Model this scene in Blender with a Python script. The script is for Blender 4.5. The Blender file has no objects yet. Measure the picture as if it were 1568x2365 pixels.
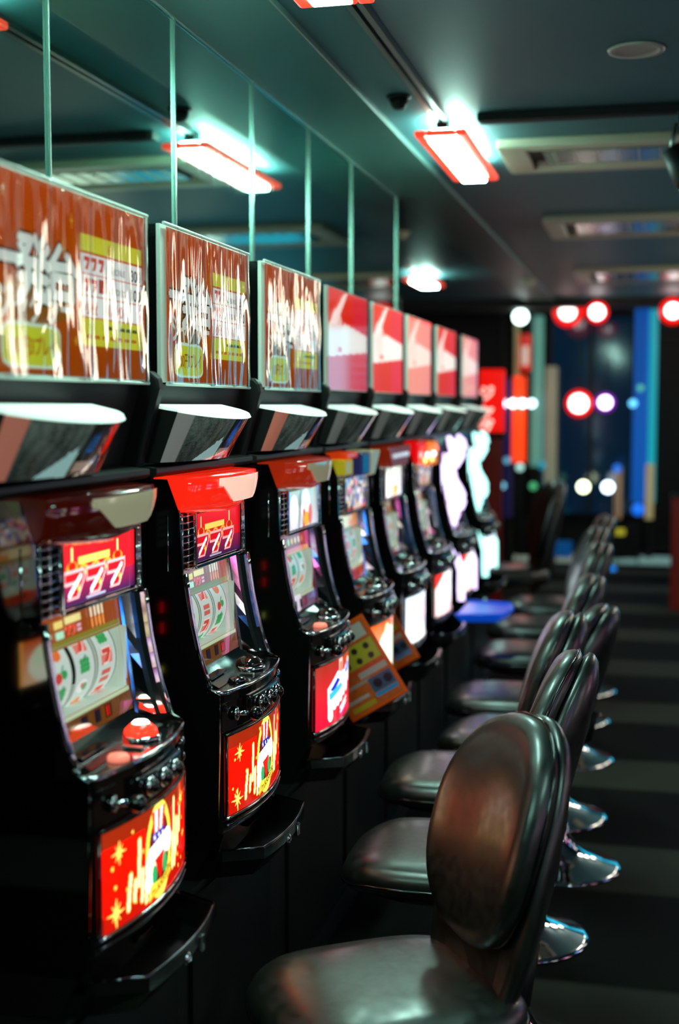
import bpy, math, random
import numpy as np
from mathutils import Vector, Matrix
random.seed(4); RNG = np.random.default_rng(4)
S = bpy.context.scene
COL = S.collection
# ------------------------------------------------------------------ camera, world, exposure
cam_d = bpy.data.cameras.new('camera'); cam = bpy.data.objects.new('camera', cam_d); COL.objects.link(cam)
S.camera = cam
EYE = 1.55
cam_d.sensor_fit = 'VERTICAL'; cam_d.sensor_height = 36.0
cam_d.lens = 3000 * 36.0 / 2365
cam.location = (0, 0, EYE)
cam.rotation_euler = (math.radians(90 - 4.66), 0, math.radians(13.6))
cam_d.clip_start = 0.05; cam_d.clip_end = 60
cam_d.dof.use_dof = True; cam_d.dof.focus_distance = 2.85; cam_d.dof.aperture_fstop = 1.8
S.view_settings.view_transform = 'Standard'; S.view_settings.look = 'None'
S.view_settings.gamma = 1.0; S.view_settings.exposure = 0.0; S.view_settings.use_curve_mapping = False
w = bpy.data.worlds.new('night'); S.world = w; w.use_nodes = True
w.node_tree.nodes['Background'].inputs[0].default_value = (0.02, 0.07, 0.09, 1)
w.node_tree.nodes['Background'].inputs[1].default_value = 0.02
LAMP_COL = (0.50, 1.0, 0.84); LAMP_E = 68.0

# ------------------------------------------------------------------ helpers
def lin(c):
    if isinstance(c, str): c = [int(c[i:i+2], 16) / 255 for i in (0, 2, 4)]
    return tuple((x / 12.92 if x <= 0.04045 else ((x + 0.055) / 1.055) ** 2.4) for x in c)
_m = {}
def mat(name, col='808080', rough=0.5, metal=0.0, emit=None, es=0.0, coat=0.0, noise=None, spec=0.5, bump=None):
    if name in _m: return _m[name]
    m = bpy.data.materials.new(name); m.use_nodes = True; nt = m.node_tree; b = nt.nodes['Principled BSDF']
    c = lin(col)
    b.inputs['Base Color'].default_value = (*c, 1); b.inputs['Roughness'].default_value = rough
    b.inputs['Metallic'].default_value = metal; b.inputs['Coat Weight'].default_value = coat
    b.inputs['Coat Roughness'].default_value = 0.2 if 'vinyl' in name else 0.08; b.inputs['Specular IOR Level'].default_value = spec
    if emit is not None:
        b.inputs['Emission Color'].default_value = (*(lin(emit) if isinstance(emit, str) else emit), 1)
        b.inputs['Emission Strength'].default_value = es
    if noise or bump:
        tc = nt.nodes.new('ShaderNodeTexCoord'); mp = nt.nodes.new('ShaderNodeMapping'); nz = nt.nodes.new('ShaderNodeTexNoise')
        nt.links.new(tc.outputs['Object'], mp.inputs[0]); nt.links.new(mp.outputs[0], nz.inputs[0])
        nz.inputs['Detail'].default_value = 5
    if noise:
        mp.inputs['Scale'].default_value = noise[0]
        mx = nt.nodes.new('ShaderNodeMapRange'); mx.inputs[3].default_value = noise[1]; mx.inputs[4].default_value = noise[2]
        mx.inputs[1].default_value = 0.3; mx.inputs[2].default_value = 0.7
        nt.links.new(nz.outputs[0], mx.inputs[0]); nt.links.new(mx.outputs[0], b.inputs['Roughness'])
    if bump:
        if not noise: mp.inputs['Scale'].default_value = bump[0]
        bp = nt.nodes.new('ShaderNodeBump'); bp.inputs['Strength'].default_value = bump[1]; bp.inputs['Distance'].default_value = bump[2]
        nt.links.new(nz.outputs[0], bp.inputs['Height']); nt.links.new(bp.outputs[0], b.inputs['Normal'])
    _m[name] = m; return m
def art_mat(name, es, diffuse=0.25, rough=0.25, coat=0.3):
    if name in _m: return _m[name]
    m = bpy.data.materials.new(name); m.use_nodes = True; nt = m.node_tree; b = nt.nodes['Principled BSDF']
    a = nt.nodes.new('ShaderNodeAttribute'); a.attribute_name = 'Col'
    mul = nt.nodes.new('ShaderNodeVectorMath'); mul.operation = 'SCALE'; mul.inputs['Scale'].default_value = diffuse
    nt.links.new(a.outputs['Color'], mul.inputs[0]); nt.links.new(mul.outputs[0], b.inputs['Base Color'])
    nt.links.new(a.outputs['Color'], b.inputs['Emission Color']); b.inputs['Emission Strength'].default_value = es
    b.inputs['Roughness'].default_value = rough; b.inputs['Coat Weight'].default_value = coat; b.inputs['Coat Roughness'].default_value = 0.05
    _m[name] = m; return m

BLK = mat('black_gloss', '0c0d0c', 0.16, coat=0.4)
BLM = mat('black_matte', '121312', 0.5, spec=0.3)
HOODM = mat('charcoal_powder_coat', '1b1c1a', 0.5, spec=.3)
CHR = mat('chrome', 'd8dde0', 0.06, 1.0)
DCHR = mat('dark_chrome', '6a7078', 0.12, 1.0)
VINYL = mat('black_vinyl', '111411', 0.42, coat=0.4, noise=((9, 9, 9), 0.30, 0.48), spec=.85)
STEEL = mat('brushed_steel', '8a8f90', 0.3, 1.0)
def em(col, s): return mat('light_%s_%g' % (col, s), col, 0.4, emit=col, es=s)

def BLM_(): return BLM
class MB:
    def __init__(s): s.v = []; s.f = []; s.sm = []
    def add(s, vs, fs, smooth=False):
        n = len(s.v); s.v += [tuple(p) for p in vs]; s.f += [tuple(i + n for i in f) for f in fs]; s.sm += [smooth] * len(fs); return s
    def box(s, x0, x1, y0, y1, z0, z1):
        v = [(x, y, z) for x in (x0, x1) for y in (y0, y1) for z in (z0, z1)]
        return s.add(v, [(0, 1, 3, 2), (4, 6, 7, 5), (0, 4, 5, 1), (2, 3, 7, 6), (0, 2, 6, 4), (1, 5, 7, 3)])
    def prism(s, pts, a0, a1, axis):      # pts 2D, extruded along axis
        def P(p, a):
            if axis == 'x': return (a, p[0], p[1])
            if axis == 'y': return (p[0], a, p[1])
            return (p[0], p[1], a)
        n = len(pts)
        v = [P(p, a0) for p in pts] + [P(p, a1) for p in pts]
        f = [tuple(range(n))[::-1], tuple(range(n, 2 * n))] + [(i, (i + 1) % n, n + (i + 1) % n, n + i) for i in range(n)]
        return s.add(v, f)
    def loft(s, rings, closed=True, caps=True, smooth=True):
        n = len(rings[0]); v = [p for r in rings for p in r]; f = []
        for k in range(len(rings) - 1):
            for i in range(n if closed else n - 1):
                j = (i + 1) % n
                f.append((k * n + i, k * n + j, (k + 1) * n + j, (k + 1) * n + i))
        s.add(v, f, smooth)
        if caps and closed:
            m = len(s.v) - len(v); s.f += [tuple(m + i for i in range(n))[::-1], tuple(m + (len(rings) - 1) * n + i for i in range(n))]; s.sm += [False, False]
        return s
    def cyl(s, p0, p1, r0, r1=None, n=20):
        return s.tube([p0, p1], [r0, r0 if r1 is None else r1], n)
    def tube(s, path, r, n=8):
        if not isinstance(r, (list, tuple)): r = [r] * len(path)
        path = [Vector(p) for p in path]; rings = []
        for i, p in enumerate(path):
            t = (path[min(i + 1, len(path) - 1)] - path[max(i - 1, 0)]).normalized()
            u = Vector((0, 0, 1)) if abs(t.z) < 0.9 else Vector((1, 0, 0))
            a = t.cross(u).normalized(); b = t.cross(a)
            rings.append([tuple(p + (a * math.cos(q) + b * math.sin(q)) * r[i]) for q in [2 * math.pi * k / n for k in range(n)]])
        return s.loft(rings)
    def lathe(s, prof, c=(0, 0, 0), n=32, axis='z'):
        rings = []
        for r, h in prof:
            ring = []
            for k in range(n):
                a = 2 * math.pi * k / n
                if axis == 'z': ring.append((c[0] + r * math.cos(a), c[1] + r * math.sin(a), c[2] + h))
                else: ring.append((c[0] + h, c[1] + r * math.cos(a), c[2] + r * math.sin(a)))
            rings.append(ring)
        return s.loft(rings)
    def build(s, name, m, parent=None, bevel=0, label=None):
        me = bpy.data.meshes.new(name); me.from_pydata(s.v, [], s.f)
        me.polygons.foreach_set('use_smooth', s.sm); me.materials.append(m); me.update()
        return link(name, me, parent, bevel, label)
def link(name, me, parent=None, bevel=0, label=None):
    o = bpy.data.objects.new(name, me); COL.objects.link(o)
    if parent is not None: o.parent = parent
    if bevel:
        b = o.modifiers.new('bevel', 'BEVEL'); b.width = bevel; b.segments = 2; b.limit_method = 'ANGLE'
    if label: o['label'] = label
    return o
def tag(o, label=None, cat=None, group=None, kind=None):
    if label: o['label'] = label
    if cat: o['category'] = cat
    if group: o['group'] = group
    if kind: o['kind'] = kind
    return o
def empty(name, loc, label, cat, group=None, rz=0):
    o = bpy.data.objects.new(name, None); COL.objects.link(o); o.location = loc; o.rotation_euler.z = rz
    o.empty_display_size = 0.1
    return tag(o, label, cat, group)
def copy_tree(o, parent=None):
    c = o.copy(); COL.objects.link(c); c.parent = parent
    for ch in list(o.children): copy_tree(ch, c)
    return c

# ------------------------------------------------------------------ printed art (colour stored on a fine grid)
class Art:
    def __init__(s, w, h, nx, ny, bg):
        s.w, s.h, s.nx, s.ny = w, h, nx, ny
        X, Y = np.meshgrid(np.linspace(0, w, nx), np.linspace(0, h, ny)); s.X, s.Y = X, Y
        s.c = np.zeros((ny, nx, 3)); s.c[:] = lin(bg)
    def put(s, mask, col, a=1.0):
        c = np.array(lin(col)); s.c[mask] = s.c[mask] * (1 - a) + c * a; return s
    def rect(s, x0, y0, x1, y1, col, a=1.0): return s.put((s.X >= x0) & (s.X <= x1) & (s.Y >= y0) & (s.Y <= y1), col, a)
    def ell(s, cx, cy, rx, ry, col, a=1.0, n=2): return s.put((np.abs((s.X - cx) / rx) ** n + np.abs((s.Y - cy) / ry) ** n) < 1, col, a)
    def line(s, p, q, wd, col, a=1.0):
        px, py = p; dx, dy = q[0] - px, q[1] - py; L = dx * dx + dy * dy + 1e-12
        t = np.clip(((s.X - px) * dx + (s.Y - py) * dy) / L, 0, 1)
        return s.put(np.hypot(s.X - px - t * dx, s.Y - py - t * dy) < wd / 2, col, a)
    def poly(s, pts, col, a=1.0):
        m = np.zeros(s.X.shape, bool); n = len(pts)
        for i in range(n):
            x0, y0 = pts[i]; x1, y1 = pts[(i + 1) % n]
            if y0 == y1: continue
            m ^= ((s.Y > y0) != (s.Y > y1)) & (s.X < (x1 - x0) * (s.Y - y0) / (y1 - y0) + x0)
        return s.put(m, col, a)
    def star(s, cx, cy, r, col, n=8, inner=0.22):
        pts = []
        for k in range(2 * n):
            a = math.pi * k / n; rr = r * (1 if k % 4 == 0 else (0.62 if k % 2 == 0 else inner))
            pts.append((cx + rr * math.sin(a), cy + rr * math.cos(a) * 1.25))
        return s.poly(pts, col)
    def seven(s, x, y, w, h, col, edge='ffffff'):
        def sh(e): return [(x - e, y + h + e), (x + w + e, y + h + e), (x + w + e, y + h * .72), (x + w * .62 + e, y - e), (x + w * .14 - e, y - e), (x + w * .58, y + h * .66 - e), (x - e, y + h * .66 - e)]
        s.poly(sh(w * .07), edge); s.poly(sh(0), col); return s
    def grad(s, c0, c1, axis='y'):
        t = (s.Y / s.h if axis == 'y' else s.X / s.w)[..., None]
        s.c = np.array(lin(c0)) * (1 - t) + np.array(lin(c1)) * t; return s
    def mottle(s, amt, sx, sy):
        n = np.sin(s.X * sx + 2 * np.sin(s.Y * sy)) * np.sin(s.X * sx * 1.7 + 1.3) * 0.5 + RNG.normal(0, .3, s.X.shape)
        s.c = s.c * (1 + amt * n)[..., None]; s.c = np.clip(s.c, 0, 1); return s
    def build(s, name, pos, m, parent, hole=None, label=None):
        x = s.X.ravel(); y = s.Y.ravel(); V = np.array(pos(x, y)).T.astype('f4')
        i = np.arange((s.ny - 1) * (s.nx - 1)); r, c = i // (s.nx - 1), i % (s.nx - 1)
        a = r * s.nx + c; F = np.stack([a, a + 1, a + s.nx + 1, a + s.nx], 1)
        if hole is not None:
            cx = s.X[r, c] + s.w / s.nx / 2; cy = s.Y[r, c] + s.h / s.ny / 2
            F = F[~((cx > hole[0]) & (cx < hole[2]) & (cy > hole[1]) & (cy < hole[3]))]
        me = bpy.data.meshes.new(name); me.vertices.add(len(V)); me.vertices.foreach_set('co', V.ravel())
        me.loops.add(F.size); me.loops.foreach_set('vertex_index', F.ravel().astype('i4'))
        me.polygons.add(len(F)); me.polygons.foreach_set('loop_start', np.arange(0, F.size, 4, dtype='i4')); me.polygons.foreach_set('loop_total', np.full(len(F), 4, dtype='i4'))
        at = me.color_attributes.new('Col', 'FLOAT_COLOR', 'POINT')
        at.data.foreach_set('color', np.concatenate([s.c.reshape(-1, 3), np.ones((s.nx * s.ny, 1))], 1).astype('f4').ravel())
        me.update(calc_edges=True); me.polygons.foreach_set('use_smooth', [True] * len(F)); me.materials.append(m)
        return link(name, me, parent, 0, label)

_tc = {}
def text_poly(body, size):
    if (body, size) in _tc: return _tc[(body, size)]
    cu = bpy.data.curves.new('t', 'FONT'); cu.body = body; cu.size = size; cu.resolution_u = 3
    o = bpy.data.objects.new('t', cu); COL.objects.link(o)
    dg = bpy.context.evaluated_depsgraph_get(); me = bpy.data.meshes.new_from_object(o.evaluated_get(dg))
    v = [(p.co.x, p.co.y) for p in me.vertices]; f = [tuple(p.vertices) for p in me.polygons]
    bpy.data.objects.remove(o); bpy.data.meshes.remove(me); bpy.data.curves.remove(cu)
    _tc[(body, size)] = (v, f); return v, f
def lettering(body, size, pos, m, parent, width=None, name='lettering', fat=0):
    v, f = text_poly(body, size)
    if not v: return None
    x0 = min(p[0] for p in v); x1 = max(p[0] for p in v); k = (width / (x1 - x0)) if width else 1.0
    b = MB(); offs = [(0, 0)] if not fat else [(0, 0), (fat, 0), (-fat, 0), (0, fat), (0, -fat)]
    for i, (dx, dy) in enumerate(offs): b.add([pos((p[0] - x0) * k + dx, p[1] + dy, i * 2e-5) for p in v], f)
    return b.build(name, m, parent)

# ------------------------------------------------------------------ ceiling lamps (the room's light)
CEIL = EYE + 1.0
def bar_lamp(x, y0, y1, label, group=None, w=0.098, red=True):
    z = EYE + 0.915; yc = (y0 + y1) / 2; L = (y1 - y0) / 2
    t = empty('ceiling_lamp', (x, yc, CEIL), label, 'lamp', group)
    h = z - CEIL
    b = MB(); b.prism([(-w/2, h), (w/2, h), (w/2 * .8, h + .045), (-w/2 * .8, h + .045)], -L, L, 'y')
    b.build('diffuser', mat('lamp_diffuser', 'ffffff', 0.5, emit=LAMP_COL, es=LAMP_E), t, bevel=0.006)
    b = MB(); r = .042
    b.box(-w/2 - r, -w/2 - .002, -L - r, L + r, h + .012, h + .034); b.box(w/2 + .002, w/2 + r, -L - r, L + r, h + .012, h + .034)
    b.box(-w/2 - .002, w/2 + .002, -L - r, -L - .002, h + .012, h + .034); b.box(-w/2 - .002, w/2 + .002, L + .002, L + r, h + .012, h + .034)
    if red: b.build('rim', mat('red_halo_glow', 'c02010', 0.35, emit=(1.0, .05, .018), es=1.3), t, bevel=0.008, label='red light halo around the lamp')  # red light bleed around the diffuser, built as a glowing frame
    b = MB(); b.box(-.02, .02, -L, -L + .07, h + .045, 0); b.box(-.02, .02, L - .07, L, h + .045, 0)
    b.build('mount', HOODM, t)
    return t
XT = -0.736
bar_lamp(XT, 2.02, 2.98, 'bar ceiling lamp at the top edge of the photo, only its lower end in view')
bar_lamp(XT, 4.55, 5.40, 'bright white bar ceiling lamp with red halo, hanging at the end of the ceiling rail')
bar_lamp(-1.72, 9.6, 10.1, 'small far ceiling lamp glowing white in a red halo beyond the end of the mirror', w=.13)
for k, yy in enumerate((.6,)):
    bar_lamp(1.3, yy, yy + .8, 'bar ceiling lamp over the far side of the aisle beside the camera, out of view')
for k, (ya, yb) in enumerate(((6.3, 7.5), (8.2, 9.7), (10.7, 12.1))):  # unseen boxes added for the bright reflections on the sign film
    t = empty('added_light_box', (1.7, (ya + yb) / 2, 1.98), '%s added cream light box hanging over the far side of the aisle, out of view' % ('nearest', 'middle', 'farthest')[k], 'light box', 'light boxes out of view')
    L = (yb - ya) / 2; MB().box(0, .1, -L, L, 0, .44).build('case', BLM_(), t, .004); MB().box(-.006, 0, -L + .03, L - .03, .03, .41).build('diffuser', mat('cream_light_face', 'fff4e4', .4, emit='fff0dc', es=10), t)
    for y in (-L + .1, L - .1): MB().box(.04, .05, y, y + .01, .44, .57).build('hanger', BLM_(), t)
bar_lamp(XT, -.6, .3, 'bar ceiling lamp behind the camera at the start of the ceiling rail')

# ------------------------------------------------------------------ room shell
def struct(name, b, m, bevel=0, parent=None):
    o = b.build(name, m, parent, bevel)
    if parent is None: o['kind'] = 'structure'
    return o
# carpet with broad grey stripes across the aisle
fm = mat('striped_carpet', '10110f', 0.7, spec=0.08); nt = fm.node_tree; bs = nt.nodes['Principled BSDF']
tc = nt.nodes.new('ShaderNodeTexCoord'); sp = nt.nodes.new('ShaderNodeSeparateXYZ'); nt.links.new(tc.outputs['Object'], sp.inputs[0])
mm = nt.nodes.new('ShaderNodeMath'); mm.operation = 'PINGPONG'; mm.inputs[1].default_value = 0.575
ad = nt.nodes.new('ShaderNodeMath'); ad.operation = 'ADD'; ad.inputs[1].default_value = 0.235
nt.links.new(sp.outputs[1], ad.inputs[0]); nt.links.new(ad.outputs[0], mm.inputs[0])
rp = nt.nodes.new('ShaderNodeValToRGB'); e = rp.color_ramp.elements
e[0].position = 0.36; e[0].color = (*lin('3a3b34'), 1); e[1].position = 0.42; e[1].color = (*lin('060706'), 1)
nz = nt.nodes.new('ShaderNodeTexNoise'); nz.inputs['Scale'].default_value = 3; nt.links.new(tc.outputs['Object'], nz.inputs[0])
dv = nt.nodes.new('ShaderNodeMath'); dv.operation = 'DIVIDE'; dv.inputs[1].default_value = 0.575; nt.links.new(mm.outputs[0], dv.inputs[0])
nt.links.new(dv.outputs[0], rp.inputs[0]); nt.links.new(rp.outputs[0], bs.inputs['Base Color'])
struct('floor', MB().box(-4.5, 4.0, -3.0, 15.2, -0.1, 0), fm)
CM = mat('ceiling_paint', '3e6870', 0.5, spec=0.4)
struct('ceiling', MB().box(-4.5, 4.0, -3.0, 15.2, CEIL, CEIL + .1), CM)
DK = mat('dark_paint', '1c1e1d', 0.6); WALLM = mat('dark_wall', '141716', 0.55)
struct('trim_1', MB().box(-1.2, -0.925, -3.0, 14.0, CEIL - .022, CEIL), mat('soffit_paint', '486a66', 0.45), .003)
struct('wall_back', MB().box(-4.5, 4.0, 14.0, 14.1, 0, CEIL), WALLM)
struct('wall_front', MB().box(-4.5, 4.0, -3.1, -3.0, 0, CEIL), WALLM)
struct('wall_right', MB().box(4.0, 4.1, -3.0, 15.2, 0, CEIL), WALLM)
struct('trim_2', MB().box(-4.5, 4.0, 12.3, 12.6, CEIL - .09, CEIL), DK)
struct('trim_3', MB().box(-3.2, -1.75, 9.0, 9.05, 0, CEIL - .25), WALLM)
# mirrored partition over the machines
wl = struct('wall_left', MB().box(-1.26, -1.206, 0.3, 6.12, 1.6, CEIL - .022).box(-1.26, -1.206, 1.9, 6.12, 0.0, 1.6), DK)
MIR = mat('teal_mirror', 'b8ecdf', 0.035, 1.0, noise=((1, 9, .7), .012, .045))
seam = mat('bevelled_glass_edge', 'd8f4ea', 0.22, 0.85)
ys = [0.32, 1.12, 1.80, 2.46, 3.17, 3.83, 4.49, 5.16, 5.84 + .26]
for a, b_ in zip(ys[:-1], ys[1:]):
    link('mirror_panel', MB().box(-1.206, -1.20, a + .004, b_ - .004, 1.62, CEIL - .03).build('tmp', MIR).data, wl)
for o in [o for o in COL.objects if o.name.startswith('tmp')]: bpy.data.objects.remove(o)
for y in ys[1:]: MB().box(-1.203, -1.194, y - .003, y + .003, 1.62, CEIL - .022).build('mirror_seam', seam, wl)
MB().box(-1.203, -1.194, .32, 6.1, CEIL - .029, CEIL - .0225).build('mirror_top_trim', seam, wl)

# ceiling track, rail, AC cassettes, downlight, sensors
t = empty('ceiling_rail', (XT, 3.0, CEIL), 'long grey lighting rail running along the ceiling to the bright bar lamp', 'rail')
MB().box(-.022, -.006, -4, 1.54, -.02, 0).build('rail_side', STEEL, t); MB().box(.006, .022, -4, 1.54, -.02, 0).build('rail_side', STEEL, t)
MB().box(-.006, .006, -4, 1.54, -.008, 0).build('rail_channel', BLM, t)
t = empty('lighting_track', (0.05, 4.55, CEIL), 'black lighting track crossing the ceiling in front of the nearest air conditioner', 'track')
MB().box(-.66, .6, -.035, .035, -.03, 0).build('track_body', BLM, t, .004); MB().box(-.65, .59, -.008, .008, -.032, -.029).build('track_slot', DK, t)
t = empty('spotlight', (0.085, 4.52, CEIL - .03), 'small spotlight hanging from the black track at the right edge', 'spotlight')
MB().box(-.03, .03, -.03, .03, -.07, 0).build('adapter', BLM, t, .004)
MB().tube([(-.03, 0, -.04), (-.045, 0, -.09), (-.045, 0, -.14)], .008).build('arm', STEEL, t)
b = MB(); b.tube([(-.05, 0, -.12), (.0, 0, -.20), (.02, 0, -.235)], [.035, .05, .05], 20); b.build('lamp_head', HOODM, t)
b = MB(); b.tube([(.0195, 0, -.234), (.0225, 0, -.239)], [.042, .042], 20); b.build('lens', em('ffe0a8', 12), t, label='glowing lens')
ACM = mat('cream_plastic', 'b9b59c', 0.4); ACG = mat('air_filter_grey', 'a8b4ac', 0.22, .75)
aclab = ['nearest ceiling air conditioner cassette beside the bar lamp', 'middle of the three ceiling air conditioner cassettes', 'farthest ceiling air conditioner cassette, near the back windows']
for k, (yy, dd) in enumerate(((4.98, .56), (7.02, .72), (9.7, .9))):
    t = empty('air_conditioner', (-.08, yy + dd / 2, CEIL), aclab[k], 'air conditioner')
    h = dd / 2; b = MB(); b.box(-.52, .52, -h, -h + .07, -.035, 0); b.box(-.52, .52, h - .07, h, -.035, 0); b.box(-.52, -.42, -h + .07, h - .07, -.035, 0); b.box(.42, .52, -h + .07, h - .07, -.035, 0)
    b.build('frame', ACM, t, .006)
    for s in (-1, 1): MB().prism([(s * (h - .075), -.03), (s * (h - .13), -.008), (s * (h - .135), -.012), (s * (h - .08), -.035)], -.4, .4, 'x').build('louvre', ACM, t)
    MB().box(-.42, .42, -h + .07, h - .07, -.01, -.004).build('duct_recess', BLM, t)
    b = MB().box(-.36, .36, -h + .15, h - .15, -.028, -.01); b.build('filter_panel', ACG, t, .004)
    for j in range(9):
        x = -.32 + .08 * j; MB().box(x, x + .006, -h + .16, h - .16, -.031, -.027).build('grille_slat', ACM, t)
t = empty('downlight', (-0.07, 3.83, CEIL), 'round recessed downlight with pale ring, switched off', 'downlight')
MB().lathe([(.058, -.002), (.062, -.008), (.078, -.008), (.080, -.001)], n=40).build('ring', mat('pale_ring', 'a8a89c', 0.35), t)
MB().lathe([(.0, -.0015), (.058, -.0015)], n=40).build('reflector', mat('bronze_reflector', '5a3a28', 0.25, 0.9), t)
for (x, y, r, lab, m_) in ((-.825, 4.22, .032, 'dark dome sensor on the ceiling left of the bar lamp', BLM), (-1.45, 7.45, .05, 'pale sprinkler head on the dark ceiling beyond the mirror', ACM), (-.98, 10.3, .05, 'pale sprinkler head near the farthest air conditioner', ACM)):
    t = empty('ceiling_sensor', (x, y, CEIL if x > -.9 else CEIL - (.022 if x > -1.2 else 0)), lab, 'sensor')
    MB().lathe([(r * 1.25, 0), (r * 1.25, -.008), (r, -.01)], n=24).build('plate', m_, t)
    MB().lathe([(r, -.01), (r * .9, -.03), (r * .5, -.043), (0.001, -.046)], n=24).build('dome', m_, t)

# ------------------------------------------------------------------ slot machines
XF = -0.95; ZB = 0.56
def F(y): return .094 + .028 * (1 - (np.asarray(y) / .2) ** 2)
def Z(z): return z - ZB
def G(z): return -.022 + .03 * (1.205 - z) / .22
def side_x(z):   # front line of the side frame
    return np.interp(z, [.90, .975, 1.02, 1.07, 1.12, 1.2, 1.33], [.094, .066, .050, .038, .028, .017, .012])

def art_lower(kind):
    W, H = .376, .168; a = Art(W, H, 190, 90, 'd01808')
    if kind in ('red', 'red2'):
        a.grad('a80c02', '802008'); a.put((np.abs(a.Y - H * .5) < H * .34) & (np.abs(a.X - W / 2) > W * .16), 'f80c02', .8)
        for sx, sy, r in ((.045, .125, .024), (.035, .026, .028), (.325, .135, .020), (.345, .062, .014)): a.star(sx, sy, r, 'ffe060', 8, .2)
        for _ in range(26):
            x, y = random.uniform(.01, W - .01), random.uniform(.01, H - .01); a.ell(x, y, .0028, .0036, 'ffd850')
        for x, y0, y1 in ((.105, .05, .125), (.09, .03, .06), (.075, .05, .075), (.115, .02, .07), (.13, .012, .05), (.145, .01, .04), (.07, .02, .05), (.265, .06, .15), (.28, .05, .11), (.295, .06, .105), (.31, .08, .12), (.255, .03, .09), (.27, .03, .08)):
            a.line((x, y0), (x + .004, y1), .0125, 'ffae30'); a.line((x, y0), (x + .004, y1), .008, 'fff6b8')
        # plain generic centre piece: arch, striped ribbon, starry band, white burst, red fan and green leaves
        m = (np.hypot((a.X - .188) / .058, (a.Y - .085) / .086)); a.put((m < 1) & (m > .80), 'e8dc50')
        a.put(m < .78, '5a1808')
        for k in range(5): a.poly([(.156 + k * .0125, .158), (.1685 + k * .0125, .158), (.169 + k * .0095, .118), (.1595 + k * .0095, .118)], ('d81c10', 'f4ece8')[k % 2])
        a.rect(.158, .104, .214, .119, '1c1c90')
        for k in range(3): a.star(.167 + k * .0185, .111, .0055, 'ffffff', 5, .45)
        a.ell(.187, .082, .030, .021, 'fff8ee'); a.ell(.150, .066, .022, .026, 'fff0c8'); a.ell(.228, .090, .020, .022, 'fff8e8')
        a.line((.145, .092), (.23, .108), .010, 'ffffff'); a.poly([(.165, .072), (.212, .080), (.190, .030)], 'd81408')
        a.ell(.164, .046, .010, .018, '1c9a58'); a.ell(.212, .054, .010, .018, '1c9a58'); a.ell(.14, .04, .014, .016, 'ffffff')
        a.poly([(.142, .006), (.240, .024), (.250, .052), (.238, .048), (.200, .030), (.146, .032)], 'e8c838'); a.line((.142, .006), (.246, .028), .003, 'd87818')
    elif kind == 'logo':
        a.grad('e01030', '90281c'); a.put(a.X > W * .94, 'd090c8', .6); a.ell(.3, .15, .08, .05, 'c04018', .5)
        for p, q, wd in (((.09, .075), (.09, .025), .034), ((.12, .08), (.12, .05), .032), ((.15, .09), (.15, .055), .032), ((.18, .095), (.18, .06), .03), ((.21, .1), (.21, .07), .03), ((.25, .115), (.25, .08), .04), ((.29, .13), (.29, .10), .04)): a.line(p, q, wd, 'ffffff')
        a.poly([(.07, .10), (.15, .135), (.22, .125), (.31, .15), (.315, .10), (.07, .06)], 'f4f8ff'); a.poly([(.085, .092), (.145, .118), (.175, .108), (.12, .088)], '1428b0')
        a.poly([(.08, .085), (.18, .10), (.20, .085), (.085, .065)], '38a8f0'); a.ell(.275, .125, .03, .014, '6ca0f0'); a.ell(.25, .118, .014, .008, '4030b0')
        a.rect(.165, .125, .2, .165, 'f0c0b0'); a.rect(.172, .13, .194, .155, 'e06040')
        for k in range(10): a.line((.085 + k * .02, .03 + k * .004), (.085 + k * .02, .06 + k * .004), .0022, '5058a0')
        a.line((.175, .028), (.25, .045), .008, 'ffffff'); a.line((.175, .016), (.25, .033), .006, 'ffffff'); a.line((.175, .006), (.25, .023), .005, 'b040b0')
    elif kind == 'orange':
        a.grad('ffd0a0', 'e05818'); a.put(a.X > W * .95, 'ffb050'); a.ell(.2, .07, .13, .075, 'f8ffe8'); a.ell(.17, .11, .035, .05, 'fff8c8'); a.ell(.25, .10, .05, .04, 'e8ffd8')
    elif kind == 'white':
        a.grad('ffffff', 'd8ecff'); a.ell(.2, .1, .04, .05, 'e05050', .6); a.ell(.14, .06, .03, .03, 'f0a0b0', .7); a.ell(.3, .05, .05, .03, '80a8ff', .5); a.ell(.06, .12, .03, .03, 'ffb050', .6)
    else:
        a.grad('ffd0c8', 'ffffff'); a.poly([(0, .168), (.1, .168), (0, .11)], 'f03028'); a.ell(.2, .09, .09, .06, 'ffffff'); a.ell(.16, .05, .025, .02, 'e85850', .7); a.ell(.26, .12, .03, .02, '70c0a8', .5); a.poly([(.376, 0), (.376, .06), (.2, 0)], 'f88878')
    return a
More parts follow.
